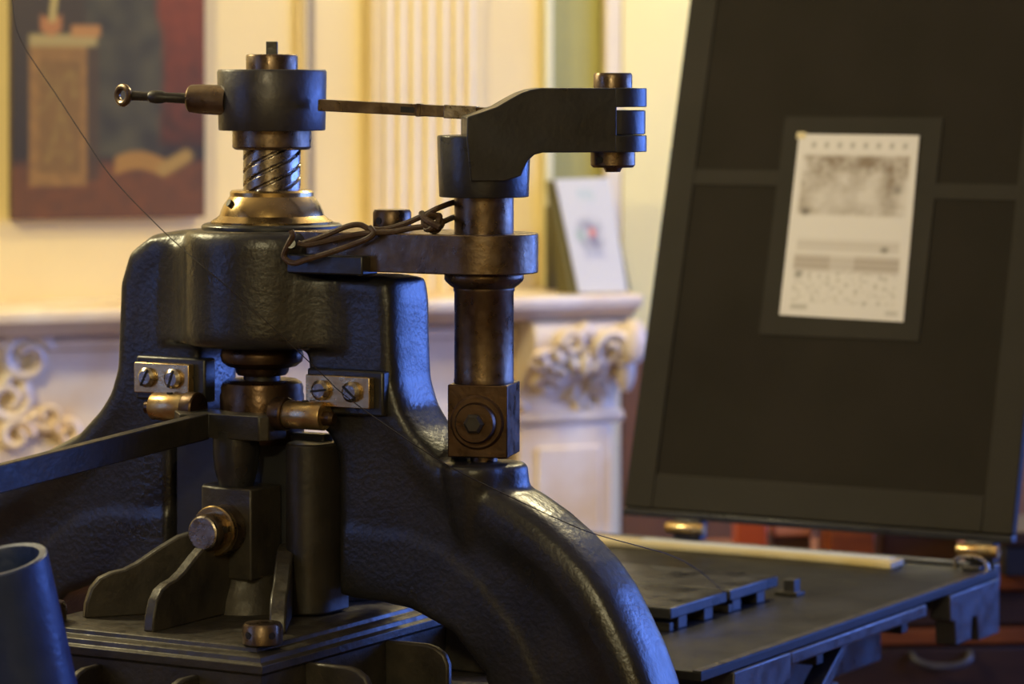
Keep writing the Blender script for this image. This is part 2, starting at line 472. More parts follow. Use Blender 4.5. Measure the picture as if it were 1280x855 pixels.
pt = wthing('painting', 'unframed oil painting of robed figure beside carved pedestal, hung on cream wall', 'painting', (s0 + s1) / 2, z0)
printed('canvas', [(s0, -pn, z0), (s1, -pn, z0), (s1, -pn, z1), (s0, -pn, z1)], 120, 230, picture, pt, .028, edge=lin((70, 50, 34)))
wallobj('stretcher', M().box(s0 + .02, s1 - .02, -.008, 0, z0 + .02, z1 - .02), WOODD, pt)

# ------------------------------------------------------------------ card leaning on the mantel shelf
cn0, cn1 = .255, .13
sx = [spx(724, cn0), spx(784, cn0), spx(762, cn1), spx(694, cn1)]
zz = [zt + .004, zt + .004, zpx(222, sx[2], cn1), zpx(224, sx[3], cn1)]
ct = wthing('picture_card', 'white printed picture card leaning on the right end of the marble shelf', 'card', (sx[0] + sx[1]) / 2, zt)
def cardpic(x, y):
    c = lin((190, 190, 186))
    d = math.hypot((x - .47) * 1.0, (y - .50) * 1.75)
    t = max(0, 1 - d / .33) * (1.0 + 1.4 * nz(x, y, 9, 2))
    c = mix(c, lin((112, 112, 128)), t * 1.3)
    c = mix(c, lin((92, 140, 108)), max(0, 1 - math.hypot((x - .26), (y - .5) * 1.6) / .12) * .7)
    c = mix(c, lin((226, 130, 104)), max(0, 1 - math.hypot((x - .50), (y - .52) * 1.6) / .09) * 1.2)
    c = mix(c, lin((150, 152, 168)), inside(x, y, .25, .72, .29, .37, .06) * (.5 + nz(x, y, 20, 4)))
    c = mix(c, lin((150, 176, 170)), inside(x, y, .35, .66, .80, .90, .06) * (.5 + nz(x, y, 14, 5)))
    return c
cr = [(sx[0], -cn0, zz[0]), (sx[1], -cn0, zz[1]), (sx[2], -cn1, zz[2]), (sx[3], -cn1, zz[3])]
printed('printed_face', cr, 40, 70, cardpic, ct, .004, edge=lin((200, 200, 200)))
m = M()
m.add([(sx[0] - .015, -cn0 + .012, zt + .001), (sx[1] - .01, -cn0 + .012, zt + .001), (sx[2] + .005, -cn1 + .012, zz[2] - .004), (sx[3] - .010, -cn1 + .012, zz[3] - .004),
       (sx[0] - .03, -cn0 + .05, zt + .001), (sx[1] + .03, -cn0 + .05, zt + .001), (sx[2] + .008, -cn1 + .025, zz[2] - .004), (sx[3] - .012, -cn1 + .025, zz[3] - .004)],
      [(0, 1, 2, 3), (7, 6, 5, 4), (0, 4, 5, 1), (1, 5, 6, 2), (2, 6, 7, 3), (3, 7, 4, 0)])
wallobj('backing_board', m, DKGREEN, ct)
wallobj('easel_leg', M().box(sx[3] + .0, sx[3] + .07, -.10, -.075, zt + .001, zz[3] - .06), DKGREEN, ct)

# ------------------------------------------------------------------ wooden chest of drawers behind the bed
ang = R(6)
cx, cy = .27, 6.02
ch = thing('drawer_chest', 'low red-brown wooden chest of drawers behind the press bed', 'chest', (cx, cy, 0), ang)
obj('carcass', M().box(0, 1.5, .012, .46, .36, .655), WOODD, ch, .004)
obj('top_board', M().box(-.02, 1.52, -.02, .47, .655, .69), WOOD, ch, .005)
obj('moulding', M().box(-.005, 1.505, -.010, .012, .555, .585), WOOD, ch, .004)
obj('apron', M().box(0, 1.5, -.004, .012, .590, .650), WOODD, ch, .004)
for x0_, x1_ in ((.01, .19), (.20, .85), (.86, 1.49)):
    d = obj('drawer', M().box(x0_, x1_, -.008, .012, .44, .550), WOODD, ch, .005)
    mx = (x0_ + x1_) / 2
    hp = catmull([(mx - .055, -.006, .540), (mx - .05, -.024, .529), (mx - .025, -.032, .520), (mx, -.034, .518), (mx + .025, -.032, .520), (mx + .05, -.024, .529), (mx + .055, -.006, .540)], 4)
    h = obj('handle', M().tube(hp, .007, 8), GREY, d)
for x in (.03, 1.43):
    for y in (.03, .40):
        obj('leg', M().box(x, x + .05, y, y + .05, 0, .36), WOODD, ch, .003)
obj('bottom_rail', M().box(0, 1.5, 0, .02, .40, .436), WOOD, ch, .004)

def onchest(px, Y):
    """x in chest coordinates for a pixel column, standing at depth about Y"""
    X = (px - 640) / F * Y
    return X
def small(name, label, cat, px0, px1, Y, h, depth, material, extra=None):
    x0, x1 = (px0 - 640) / F * Y, (px1 - 640) / F * Y
    zb = .6905
    t = thing(name, label, cat, ((x0 + x1) / 2, Y, zb), ang)
    wd = (x1 - x0) / 2
    return t, wd
t, wd = small('card_box', 'small upright orange cardboard box on the wooden chest', 'box', 918, 956, 6.22, .1, .06, ORANGE)
obj('body', M().box(-wd, wd, -.03, .03, 0, .082), ORANGE, t, .003)
obj('lid', M().box(-wd * .8, wd * .8, -.032, .032, .082, .096), ORANGE, t, .004)
t, wd = small('printing_block', 'pinkish wooden block on dark base beside the orange box', 'block', 962, 1010, 6.25, .1, .06, PEACH)
obj('block', M().box(-wd, wd, -.04, .04, .045, .082), PEACH, t, .004)
obj('base', M().box(-wd * .95, wd * .95, -.038, .038, 0, .045), WOODD, t, .003)
t, wd = small('wooden_tray', 'low brown wooden tray on the chest under the black panel', 'tray', 1030, 1085, 6.2, .1, .06, WOOD)
obj('bottom', M().box(-wd, wd, -.06, .06, 0, .012), WOOD, t, .002)
for a, b, c, d in ((-wd, wd, -.06, -.05), (-wd, wd, .05, .06), (-wd, -wd + .01, -.05, .05), (wd - .01, wd, -.05, .05)):
    obj('side', M().box(a, b, c, d, .012, .07), WOOD, t, .002)
t, wd = small('dark_case', 'long dark wooden case on the chest behind the bed corner', 'case', 1095, 1190, 6.25, .1, .06, WOODD)
obj('body', M().box(-wd, wd, -.06, .06, 0, .06), WOODD, t, .004)
obj('lid', M().box(-wd - .004, wd + .004, -.064, .064, .061, .08), WOODD, t, .004)
t, wd = small('black_case', 'black case at the right end of the wooden chest', 'case', 1236, 1340, 6.12, .1, .06, WOODD)
BLKP = mat('black_paint', (.006, .006, .007), .6)
obj('body', M().box(-wd, wd, -.11, .11, 0, .055), BLKP, t, .004)
obj('lid', M().box(-wd - .004, wd + .004, -.114, .114, .056, .084), WOODD, t, .004)
t, wd = small('brass_weight', 'small brass-capped weight standing left of the orange box', 'weight', 850, 876, 6.2, .1, .06, BRASS)
obj('body', M().lathe([(wd * .9, 0), (wd * .9, .06), (wd * .5, .07)], n=20), WOODD, t)
obj('cap', M().lathe([(wd * .85, .068), (wd, .075), (wd, .09), (wd * .8, .096)], n=20), BRASSD, t)

# ================================================================== the iron hand press
PR = thing('printing_press', 'black cast-iron hand printing press with brass fittings and steel column', 'printing press', O, -YAW, (0, 0, 0))
# ---- staple frame: rounded band from the floor, over the top, back to the floor
half = [((0, 1.412), (0, 1.268)), ((.06, 1.412), (.04, 1.268)), ((.115, 1.412), (.066, 1.268)), ((.160, 1.405), (.078, 1.266)),
        ((.192, 1.384), (.081, 1.252)), ((.206, 1.345), (.081, 1.235)), ((.208, 1.29), (.081, 1.21)), ((.211, 1.235), (.083, 1.185)),
        ((.221, 1.203), (.112, 1.166)), ((.238, 1.180), (.124, 1.142)), ((.274, 1.148), (.124, 1.08)), ((.33, 1.122), (.124, 1.02)),
        ((.375, 1.105), (.125, .985)), ((.412, 1.085), (.140, .967)), ((.447, 1.060), (.180, .966)), ((.477, 1.033), (.225, .961)),
        ((.500, 1.005), (.262, .952)), ((.5194, .9725), (.292, .937)), ((.540, .935), (.315, .918)), ((.556, .896), (.333, .895)),
        ((.580, .80), (.37, .80)), ((.588, .70), (.385, .70)), ((.575, .58), (.37, .59)), ((.535, .45), (.325, .50)),
        ((.455, .34), (.25, .45)), ((.33, .27), (.16, .425)), ((.17, .25), (.08, .42)), ((0, .25), (0, .42))]
def left(p, i):
    return ((-p[0][0], p[0][1]), (-p[1][0], p[1][1]))
def right(p, i):
    (ou, oz), inn = p
    if i <= 5:
        oz = min(oz, 1.362)                     # the right shoulder is cut lower to seat the tie plate
        if i == 5: ou, oz = .2075, 1.335
        if i == 4: ou, oz = .203, 1.359
        if i == 3: ou = .175
    if ou > .2 and False: pass
    return ((ou, oz), inn)
st = [left(p, i) for i, p in enumerate(half)][::-1][:-1] + [right(p, i) for i, p in enumerate(half)][:-1]
# lateral profile: t across the band (0 outer .. 1 inner), half thickness
prof = [(.0, .018), (.015, .034), (.05, .046), (.12, .052), (.20, .051), (.27, .046), (.33, .0425), (.42, .0420), (.60, .042), (.80, .042), (.93, .041), (.985, .036), (1.0, .022)]
profS = [.024, .037, .0465, .0495, .049, .048, .048, .047, .046, .046, .045, .042, .036]
m = M(); vs = []; fs = []
n = 2 * len(prof); S = len(st)
for (o_, i_) in st:
    k_ = min(max((o_[1] - 1.08) / .12, 0), 1)
    pp = [(t, h * (1 - k_) + hs * k_) for (t, h), hs in zip(prof, profS)]
    for t, h in [(t, -h) for t, h in pp] + [(t, h) for t, h in reversed(pp)]:
        vs.append((o_[0] + (i_[0] - o_[0]) * t, h, o_[1] + (i_[1] - o_[1]) * t))
for i in range(S):
    j = (i + 1) % S
    for k in range(n):
        l = (k + 1) % n
        fs.append((i * n + k, i * n + l, j * n + l, j * n + k))
m.add(vs, fs)
# screw boss, column pad with its tapering root, side fillets
m.lathe([(.098, 1.270), (.104, 1.274), (.107, 1.285), (.107, 1.398), (.104, 1.409), (.098, 1.414)], (0, -.006, 0), 56)
for sg in (-1, 1):
    m.prism([(sg * a, b) for a, b in ((.05, -.03), (.160, -.044), (.136, -.0485), (.119, -.0525), (.105, -.059), (.094, -.067), (.082, -.0765), (.05, -.080))], lambda a, b, d: (a, b, d), 1.272, 1.358 if sg > 0 else 1.394)
# raised web panel on each cheek
for sg in (-1, 1):
    web = [(.128, 1.055), (.175, 1.050), (.225, 1.050), (.275, 1.035), (.325, 1.000), (.372, .950), (.405, .895), (.425, .82), (.430, .72), (.385, .72), (.370, .80), (.331, .897), (.29, .940), (.225, .965), (.128, .972)]
    m.prism([(sg * a, b) for a, b in web], lambda a, b, d: (a, d, b), -.0455, .0455)
CU = .3075
m.lathe([(.004, 1.0), (.018, 1.03), (.030, 1.07), (.037, 1.105), (.041, 1.133), (.040, 1.140), (.036, 1.142)], (CU, -.022, 0), 32)
m.lathe([(.030, 1.05), (.042, 1.09), (.044, 1.134), (.040, 1.141)], (CU, .0, 0), 32)
m.lathe([(.050, 1.06), (.046, 1.09), (.042, 1.12), (.041, 1.134), (.038, 1.141)], (CU + .012, .004, 0), 32)
fr = obj('staple_frame', m, CAST, PR, 0)
rm = fr.modifiers.new('cast', 'REMESH'); rm.mode = 'VOXEL'; rm.voxel_size = .0042; rm.use_smooth_shade = True
sm = fr.modifiers.new('soft', 'SMOOTH'); sm.factor = .5; sm.iterations = 7
# a slightly raised web panel on each cheek
# ---- guide plate and guide bars inside the opening
obj('guide_plate', M().box(-.1235, .100, -.034, -.012, .950, 1.165), GUIDE, PR, .003)
m = M(); pr = []
for i in range(13):
    a = pi + pi * i / 12
    pr.append((.092 + .030 * cos(a), -.050 + .034 * sin(a)))
pr += [(.122, -.01), (.062, -.01)]
m.prism(pr, lambda a, b, d: (a, b, d), .95, 1.157)
obj('guide_bar', m, DARKIRON, PR, .003)

# ---- screw and its head
AX = (0, 0, 0)
m = M(); NT, NZ = 216, 90; vs = []; fs = []
zs0, zs1 = 1.440, 1.516
for j in range(NZ + 1):
    z = zs0 + (zs1 - zs0) * j / NZ
    for i in range(NT):
        a = 2 * pi * i / NT
        ph = (a * 6 / (2 * pi) - (z - zs0) / .0165) % 1.0
        d = abs(ph - .5) * 2
        r = .036 if d < .70 else .036 - .005 * min((d - .70) / .10, 1)
        vs.append((r * cos(a), r * sin(a), z))
for j in range(NZ):
    for i in range(NT):
        k = (i + 1) % NT
        fs.append((j * NT + i, j * NT + k, (j + 1) * NT + k, (j + 1) * NT + i))
m.add(vs, fs)
sc = obj('screw', m, BRIGHT, PR, 0, 50)
obj('screw_collar', M().lathe([(.046, 1.513), (.0495, 1.516), (.0495, 1.5385)], AX, 64), STEEL, PR, .001)
obj('screw_head', M().lathe([(.066, 1.537), (.0668, 1.5385), (.0685, 1.610), (.0670, 1.613)], AX, 72), GREY, PR, .0008)
hc = obj('head_cap', M().lathe([(.0325, 1.612), (.0325, 1.630), (.0315, 1.632)], AX, 48), STEEL, PR, .001)
obj('square_key', M().box(-.007, .007, -.007, .007, 1.631, 1.648, Matrix.Rotation(R(30), 3, 'Z')), DARKIRON, hc, .0008)
br = obj('brass_bearing', M().lathe([(.076, 1.4205), (.0765, 1.4235), (.070, 1.4275), (.0655, 1.431), (.064, 1.436), (.0605, 1.444), (.0545, 1.4525), (.0525, 1.455), (.0525, 1.460), (.0500, 1.4625), (.038, 1.4625)], AX, 72), BRASS, PR)
obj('oil_hole', M().lathe([(.0048, -.003), (.0048, .0012)], (-.0265 * 1, -.0555, 1.4475), 16, rotm('Z', -26) @ rotm('X', 64)), DARKIRON, br)
obj('bearing_flange', M().lathe([(.086, 1.411), (.088, 1.414), (.088, 1.4185), (.084, 1.4212)], AX, 64), CASTS, PR, .001)

# ---- lower collar, box and cup under the boss
LA = (0, -.022, 0)
lc = obj('lower_bearing', M().lathe([(.030, 1.2335), (.0325, 1.2365), (.034, 1.2425), (.043, 1.2445), (.050, 1.250), (.052, 1.258), (.050, 1.266), (.045, 1.271)], LA, 56), BRONZE, PR)
obj('oil_hole', M().box(-.0035, .0035, -.0535, -.048, 1.254, 1.261, Matrix.Translation((-.0, -.0, 0)).to_3x3()), DARKIRON, lc) if False else None
obj('spindle', M().lathe([(.023, 1.215), (.023, 1.240)], LA, 40), DARKIRON, PR)
obj('spindle_box', M().lathe([(.049, 1.150), (.0525, 1.156), (.0525, 1.208), (.051, 1.212), (.0515, 1.218), (.0495, 1.224), (.044, 1.2275), (.024, 1.2275)], LA, 56), BRONZE, PR)
CV = -.078
obj('spindle_cup', M().lathe([(.016, 1.096), (.019, 1.0965), (.0225, 1.106), (.0262, 1.12), (.0285, 1.136), (.029, 1.17)], (0, CV, 0), 40), CASTS, PR)

# ---- hinge brackets left and right, with slotted screws
def bracket(sg):
    b0, b1 = (-.160, -.076) if sg < 0 else (.098, .190)
    zc_ = 1.227 if sg < 0 else 1.223
    pad = obj('bracket_pad', M().box(b0 - (.006 if sg < 0 else .006), b1 + (.016 if sg < 0 else .012), -.060, -.036, zc_ - .029, zc_ + .026), CASTS, PR, .003)
    bk = obj('brass_bracket', M().box(b0, b1, -.072, -.0605, zc_ - .019, zc_ + .019), BRASSD, PR, .0012)
    for k in (0, 1):
        su = b0 + (b1 - b0) * (.26 + .48 * k)
        zz_ = zc_ + .001
        s_ = obj('slotted_screw', M().lathe([(.0125, 0), (.0125, .005), (.0085, .0085)], (su, -.072, zz_), 24, rotm('X', 90)), BRIGHT, bk)
        a = (R(62), R(70), R(8), R(-38))[k + (0 if sg < 0 else 2)]
        mm = Matrix.Rotation(-a, 3, 'Y')
        sm_ = M().box(-.0112, .0112, -.0012, .0006, -.0013, .0013, mm)
        sm_.v = [(p[0] + su, p[1] - .0802, p[2] + zz_) for p in sm_.v]
        obj('screw_slot', sm_, BLKP, bk)
    # barrel bearing
    c0, c1 = (-.124, -.074) if sg < 0 else (.076, .130)
    zb2 = 1.193
    bar = obj('barrel_bearing', M().lathe([(.0165, 0), (.0172, .001), (.0172, c1 - c0 - .001), (.0165, c1 - c0)], (c0, -.078, zb2), 32, rotm('Y', 90)), BRASSD, PR)
    obj('strap', M().box(c0 + .002, c1 - .002, -.0775, -.0615, zb2, zc_ - .0195), BRASSD, bar, .001)
    obj('oil_hole', M().lathe([(.004, 0), (.004, .002)], ((c0 + c1) / 2, -.080, zb2 + .0163), 12), BLKP, bar)
    col = obj('hinge_collar', M().lathe([(.0195, 0), (.0205, .002), (.0205, .016), (.019, .018)], (-.074 if sg < 0 else .058, -.078, zb2), 32, rotm('Y', 90)), BRONZE, PR)
    if sg > 0:
        obj('pin_end', M().lathe([(.009, 0), (.009, .010), (.006, .014)], (.130, -.078, zb2 - .002), 20, rotm('Y', 90)), BRONZE, PR)
    else:
        obj('pin_end', M().lathe([(.008, -.012), (.008, 0)], (-.124, -.078, zb2 - .002), 20, rotm('Y', 90)), BRONZE, PR)
bracket(-1); bracket(1)

# ---- counterpoise lever: yoke on the hinge and the long flat arm
yk = obj('lever_yoke', M().prism([(-.090, -.060), (.062, -.060), (.062, -.098), (.052, -.106), (-.022, -.106), (-.048, -.130), (-.090, -.085)], lambda a, b, d: (a, b, d), 1.161, 1.1915), DARKIRON, PR, .0015)
ya = M()
ya.prism([(-.040, -.110), (-.022, -.104), (-.022, -.75), (-.031, -.75)], lambda a, b, d: (a, b, d - .056 * (-.106 - b)), 1.1592, 1.191)
obj('lever_arm', ya, DARKIRON, PR, .0015)

# ---- platen: centre block, ribs, moulded table, gussets, lower plate
PV = -.055; PA, PB = .19, .245
def rect(a, b, z): return [(-a, PV - b, z), (a, PV - b, z), (a, PV + b, z), (-a, PV + b, z)]
pl = obj('platen', M().box(-PA - .095, PA + .095, PV - PB - .065, PV + PB + .065, .850, .862), PLATEN, PR, .003)
m = M(); vs = []; fs = []
steps = [(-.004, .862), (-.004, .918), (.0, .921), (.0, .930), (-.006, .932), (-.008, .938), (-.014, .940), (-.022, .9405), (-.024, .946), (-.030, .948)]
for e, z in steps: vs += rect(PA + e, PB + e, z)
for j in range(len(steps) - 1):
    for i in range(4): fs.append((j * 4 + i, j * 4 + (i + 1) % 4, (j + 1) * 4 + (i + 1) % 4, (j + 1) * 4 + i))
fs += [(3, 2, 1, 0), tuple(range(len(vs) - 4, len(vs)))]
obj('moulded_table', m.add(vs, fs), PLATEN, pl, .0008, 25)
ribprof = [(.03, 0), (.03, .100), (.062, .100), (.085, .094), (.110, .080), (.135, .064), (.150, .057), (.166, .054), (.180, .048), (.190, .036), (.196, .018), (.198, 0)]
def rib(du, dv, ou=0.0, ov=0.0, hs=1.0, th=.0075):
    L = math.hypot(du, dv); a = (du / L, dv / L); pz = (-a[1], a[0])
    k = L / .198
    fn = lambda r, h, d: (ou + a[0] * r * k + pz[0] * d, PV + ov + a[1] * r * k + pz[1] * d, .9475 + h * hs)
    obj('rib', M().prism(ribprof, fn, -th, th), PLATEN, pl, .0025)
rib(0, -.205); rib(0, .205); rib(-.130, -.160); rib(.104, -.180, .036, .040, .82, .010); rib(-.125, .165); rib(.125, .165)
# centre block with the bolt
cb = M()
pr = []
pr = [(-.048, CV + .040), (-.048, CV - .002), (-.038, CV - .020), (-.018, CV - .026), (.040, CV - .026), (.040, CV + .040)]
cb.prism(pr, lambda a, b, d: (a, b, d), .990, 1.1015)
obj('centre_block', cb, PLATEN, pl, .0025)
obj('centre_pedestal', M().lathe([(.060, .947), (.056, .965), (.046, .985), (.046, .992)], (0, PV, 0), 32), PLATEN, pl)
ax = rotm('X', 90)
bt = obj('clamp_bolt', M().lathe([(.029, 0), (.030, .003), (.030, .020), (.028, .022), (.023, .023), (.0225, .045), (.021, .048)], (.004, CV - .026, 1.052), 40, ax), STEEL, pl)
obj('brass_washer', M().lathe([(.0305, .021), (.031, .022), (.031, .028), (.0295, .030), (.020, .030)], (.004, CV - .026, 1.052), 40, ax), BRASS, pl)
obj('bolt_face', M().lathe([(.021, .0475), (.021, .051), (.019, .0525)], (.004, CV - .026, 1.052), 40, ax), BRIGHT, pl)
obj('bolt_hole', M().lathe([(.004, 0), (.004, .002)], (.004 + .0222, CV - .026 - .036, 1.056), 14, rotm('Y', 80)), BLKP, pl)
# capstan nuts at the corners
for (u_, v_) in ((.162, PV - .203), (-.150, PV - .205), (.150, PV + .205), (-.150, PV + .205)):
    nt = obj('capstan_nut', M().lathe([(.022, .9475), (.0235, .949), (.0235, .968), (.021, .972), (.010, .9735)], (u_, v_, 0), 32), STEEL, pl)
    for k in range(5):
        a = R(-10 + 72 * k - 90)
        obj('nut_hole', M().lathe([(.0042, 0), (.0042, .0012)], (u_ + .0228 * cos(a), v_ + .0228 * sin(a), .960), 12, rotm('Z', math.degrees(a)) @ rotm('Y', 90)), BLKP, pl)
# gussets between the table sides and the wider lower plate
def gusset(u_, v_, along_u, sg, th=.011, ln=.075, h=.058):
    pr = [(0, 0), (ln, 0), (ln, h - .022), (ln - .006, h - .010), (ln - .018, h - .003), (ln - .030, h), (0, h)]
    if along_u: fn = lambda a, b, d: (u_ + sg * a, v_ + d, .862 + b)
    else: fn = lambda a, b, d: (u_ + d, v_ + sg * a, .862 + b)
    obj('gusset', M().prism(pr, fn, -th / 2, th / 2), PLATEN, pl, .003)
for v_ in (PV - .145, PV + .03, PV + .17):
    gusset(PA - .005, v_, True, 1, ln=.090); gusset(-PA + .005, v_, True, -1, ln=.090)
for u_ in (-.165, -.045, .095):
    gusset(u_, PV - PB + .005, False, -1, ln=.06, h=.05); gusset(u_, PV + PB - .005, False, 1, ln=.06, h=.05)

# ---- tie plate, bolt and clamping lip
m = M(); pr = []
for i in range(17):
    a = -pi / 2 + pi * i / 16
    pr.append((CU + .066 * cos(a), .064 * sin(a)))
pr = [(.055, -.060)] + pr + [(.055, .060)]
m.prism(pr, lambda a, b, d: (a, b, d), 1.3685, 1.4160)
obj('tie_plate', m, STEEL, PR, .0015)
obj('clamp_lip', M().box(.045, .185, -.080, -.045, 1.365, 1.388), CASTS, PR, .002)
tb = obj('tie_bolt', M().lathe([(.0225, 1.415), (.0235, 1.417), (.0235, 1.438), (.0215, 1.4415)], (.177, 0, 0), 32), STEEL, PR)
obj('bolt_hole', M().lathe([(.0045, 0), (.0045, .0012)], (.177 - .0045, -.0226, 1.4285), 14, rotm('Z', -10) @ rotm('X', 90)), BLKP, tb)
obj('cord_peg', M().lathe([(.004, 0), (.004, .032), (.006, .033), (.006, .037)], (.078, -.070, 1.397), 14, Vector((0, 0, 1)).rotation_difference(Vector((.5, -.866, .15)).normalized()).to_matrix()), CASTS, PR)

# ---- arbor column
CA = (CU, 0, 0)
obj('column', M().lathe([(.0355, 1.234), (.0365, 1.238), (.0358, 1.242), (.0358, 1.345), (.037, 1.347), (.0370, 1.350), (.041, 1.353), (.0465, 1.358), (.0480, 1.361), (.0480, 1.3665), (.0470, 1.3685)], CA, 56), STEEL, PR)
obj('arbor', M().lathe([(.0358, 1.416), (.0358, 1.462)], CA, 56), STEEL, PR)
obj('arbor_foot', M().lathe([(.0165, 1.138), (.0165, 1.152)], CA, 32), STEEL, PR)
qm = Matrix.Rotation(R(18), 3, 'Z')
def cubebox(h, z0, z1):
    b = M().box(-h, h, -h, h, z0, z1, qm); b.v = [(p[0] + CU, p[1], p[2]) for p in b.v]; return b
cubeo = obj('foot_block', cubebox(.0365, 1.1495, 1.2362), BRONZE, PR, .0015)
fn_ = qm @ Vector((0, -1, 0))
def disc(prof, dz):
    c = Vector((CU, 0, 1.192 + dz)) + fn_ * .0364
    return M().lathe(prof, c, 40, qm @ rotm('X', 90))
fl = obj('flange_ring', disc([(.0325, 0), (.0325, .003), (.030, .005)], 0), BRONZE, cubeo)
obj('flange_boss', disc([(.0245, .004), (.0245, .014), (.0225, .017)], 0), BRONZE, cubeo)
c = Vector((CU, 0, 1.192)) + fn_ * .053
obj('hex_stud', M().lathe([(.0125, 0), (.0125, .006), (.009, .009)], c, 6, qm @ rotm('X', 90)), DARKIRON, cubeo)

# ---- bent lever on the arbor
HA = R(35)                              # direction of the lever in press coordinates
hd = Vector((cos(HA), sin(HA), 0)); hp_ = Vector((-hd.y, hd.x, 0))
def Lv(a, d, z): return tuple(Vector((CU, 0, z)) + hd * a + hp_ * d)
hub = obj('lever_hub', M().lathe([(.0535, 1.4595), (.0540, 1.4610), (.0565, 1.531), (.0555, 1.5335)], CA, 56), CASTS, PR, .0008)
EL = .156                               # pin distance
out = [(-.025, 1.528), (-.025, 1.556), (-.010, 1.561), (.011, 1.5684), (.026, 1.577), (.040, 1.5845), (.052, 1.5885), (.064, 1.5905), (EL, 1.5905),
       (EL, 1.5135), (.066, 1.5135), (.056, 1.5110), (.048, 1.504), (.043, 1.494), (.040, 1.486), (.020, 1.480), (-.02, 1.480)]
def armw(a, d):
    return d if d > 0 else -.0405 - .0195 * min(max((.115 - a) / .10, 0), 1)
m = M(); m.prism(out, lambda a, b, d: Lv(a, armw(a, d), b), -.0405, .0405)
arm = obj('bent_lever', m, CASTS, PR, .0015)
def halfround(z0, z1, r):
    m = M(); pr = [(EL - .002, -r)] + [(EL + r * cos(-pi / 2 + pi * i / 16), r * sin(-pi / 2 + pi * i / 16)) for i in range(17)] + [(EL - .002, r)]
    return m.prism(pr, lambda a, b, d: Lv(a, b, d), z0, z1)
obj('lever_end', halfround(1.5135, 1.5335, .0410), CASTS, arm, .001)
obj('lever_end', halfround(1.5345, 1.5635, .0395), CASTS, arm, .001)
obj('lever_end', halfround(1.5675, 1.5905, .0410), CASTS, arm, .001)
pc = Lv(EL, 0, 0)
obj('lever_pin', M().lathe([(.0235, 1.590), (.0235, 1.6055), (.022, 1.6085)], pc, 36), STEEL, PR)
pnut = obj('pin_nut', M().lathe([(.0245, 1.4945), (.0270, 1.4975), (.0270, 1.5135)], pc, 36), STEEL, PR)
obj('pin_tip', M().lathe([(.009, 1.489), (.012, 1.4950)], pc, 20), STEEL, pnut)
obj('nut_hole', M().lathe([(.0045, 0), (.0045, .001)], (pc[0] - .003, pc[1] - .0268, 1.504), 12, rotm('X', 90)), BLKP, pnut)

# ---- coupling bar from the ring handle, through the head, to the lever
inv = Matrix.Rotation(YAW, 3, 'Z')
def loc(p):                              # world -> press coordinates
    d = Vector(p) - O; return Vector((d.dot(Bd), d.dot(Ad), p[2]))
pe = Vector((pc[0], pc[1], 1.552)); ps = loc(ray(152, 119, 4.11))
dirb = (pe - ps).normalized(); side = dirb.cross(Vector((0, 0, 1))).normalized(); upb = side.cross(dirb)
LB = (pe - ps).length
def at_px(px):                           # distance along the bar for a pixel column
    best = min(range(0, 801), key=lambda i: abs((lambda q: 640 + F * q.x / q.y)(W(*(ps + dirb * LB * i / 800))) - px))
    return LB * best / 800
def barbox(d0, d1, hw, hh):
    vs = [ps + dirb * d + side * a + upb * b for d in (d0, d1) for b in (-hh, hh) for a in (-hw, hw)]
    return M().add(vs, [(0, 1, 3, 2), (4, 6, 7, 5), (0, 4, 5, 1), (2, 3, 7, 6), (0, 2, 6, 4), (1, 5, 7, 3)])
def barrod(spec, n=24):
    return M().tube([ps + dirb * d for d, r in spec], [r for d, r in spec], n)
cbar = obj('coupling_bar', barbox(at_px(400), LB, .009, .0072), STEEL, PR, .001)
obj('bar_sleeve', barbox(at_px(557), at_px(597), .0098, .0082), BRIGHT, cbar, .001)
obj('cotter_slot', barbox(at_px(503), at_px(520), .0096, .0035), BLKP, cbar)
obj('bar_sleeve', barbox(at_px(522), at_px(528), .0098, .0080), STEEL, cbar, .001)
obj('head_socket', barrod([(at_px(236), .0150), (at_px(238), .0172), (at_px(252), .0185), (at_px(285), .0190)]), STEEL, PR)
obj('adjusting_rod', barrod([(.012, .006), (at_px(186), .0055), (at_px(188), .0075), (at_px(196), .0085), (at_px(204), .0075), (at_px(206), .0062), (at_px(240), .0068)]), DARKIRON, PR)
ring = []
ra, rb2 = dirb * cos(R(35)) + side * sin(R(35)), upb
for i in range(24):
    a = 2 * pi * i / 24
    ring.append(ps + dirb * .002 + ra * .0125 * cos(a) + rb2 * .0105 * sin(a))
obj('ring_handle', M().tube(ring, .0042, 10, True), STEEL, PR)

# ---- timber base and rails that carry the bed
obj('timber_base', M().box(-.42, .42, -.16, .16, 0, .25), WOODD, PR, .01)
obj('timber_base', M().box(-.10, .10, .16, 1.25, 0, .16), WOODD, PR, .01)
for u_ in (-.22, .22):
    m = M().box(u_ - .022, u_ + .022, -.25, 1.34, .690, .745)
    obj('rail', m, CASTS, PR, .004)
m = M().box(-.26, .26, 1.10, 1.14, .650, .690)
for u_ in (-.2, .2):
    m.prism([(u_ - .022, .65), (u_ + .022, .65), (u_ * .35 + .022, .16), (u_ * .35 - .022, .16)], lambda a, b, d: (a, d, b), 1.105, 1.135)
obj('rail_stay', m, CASTS, PR, .004)
obj('rail_bearer', M().box(-.27, .27, -.05, .05, .645, .690), CASTS, PR, .004)
obj('rail_bearer_post', M().box(-.04, .04, -.045, .045, .40, .645), CASTS, PR, .004)

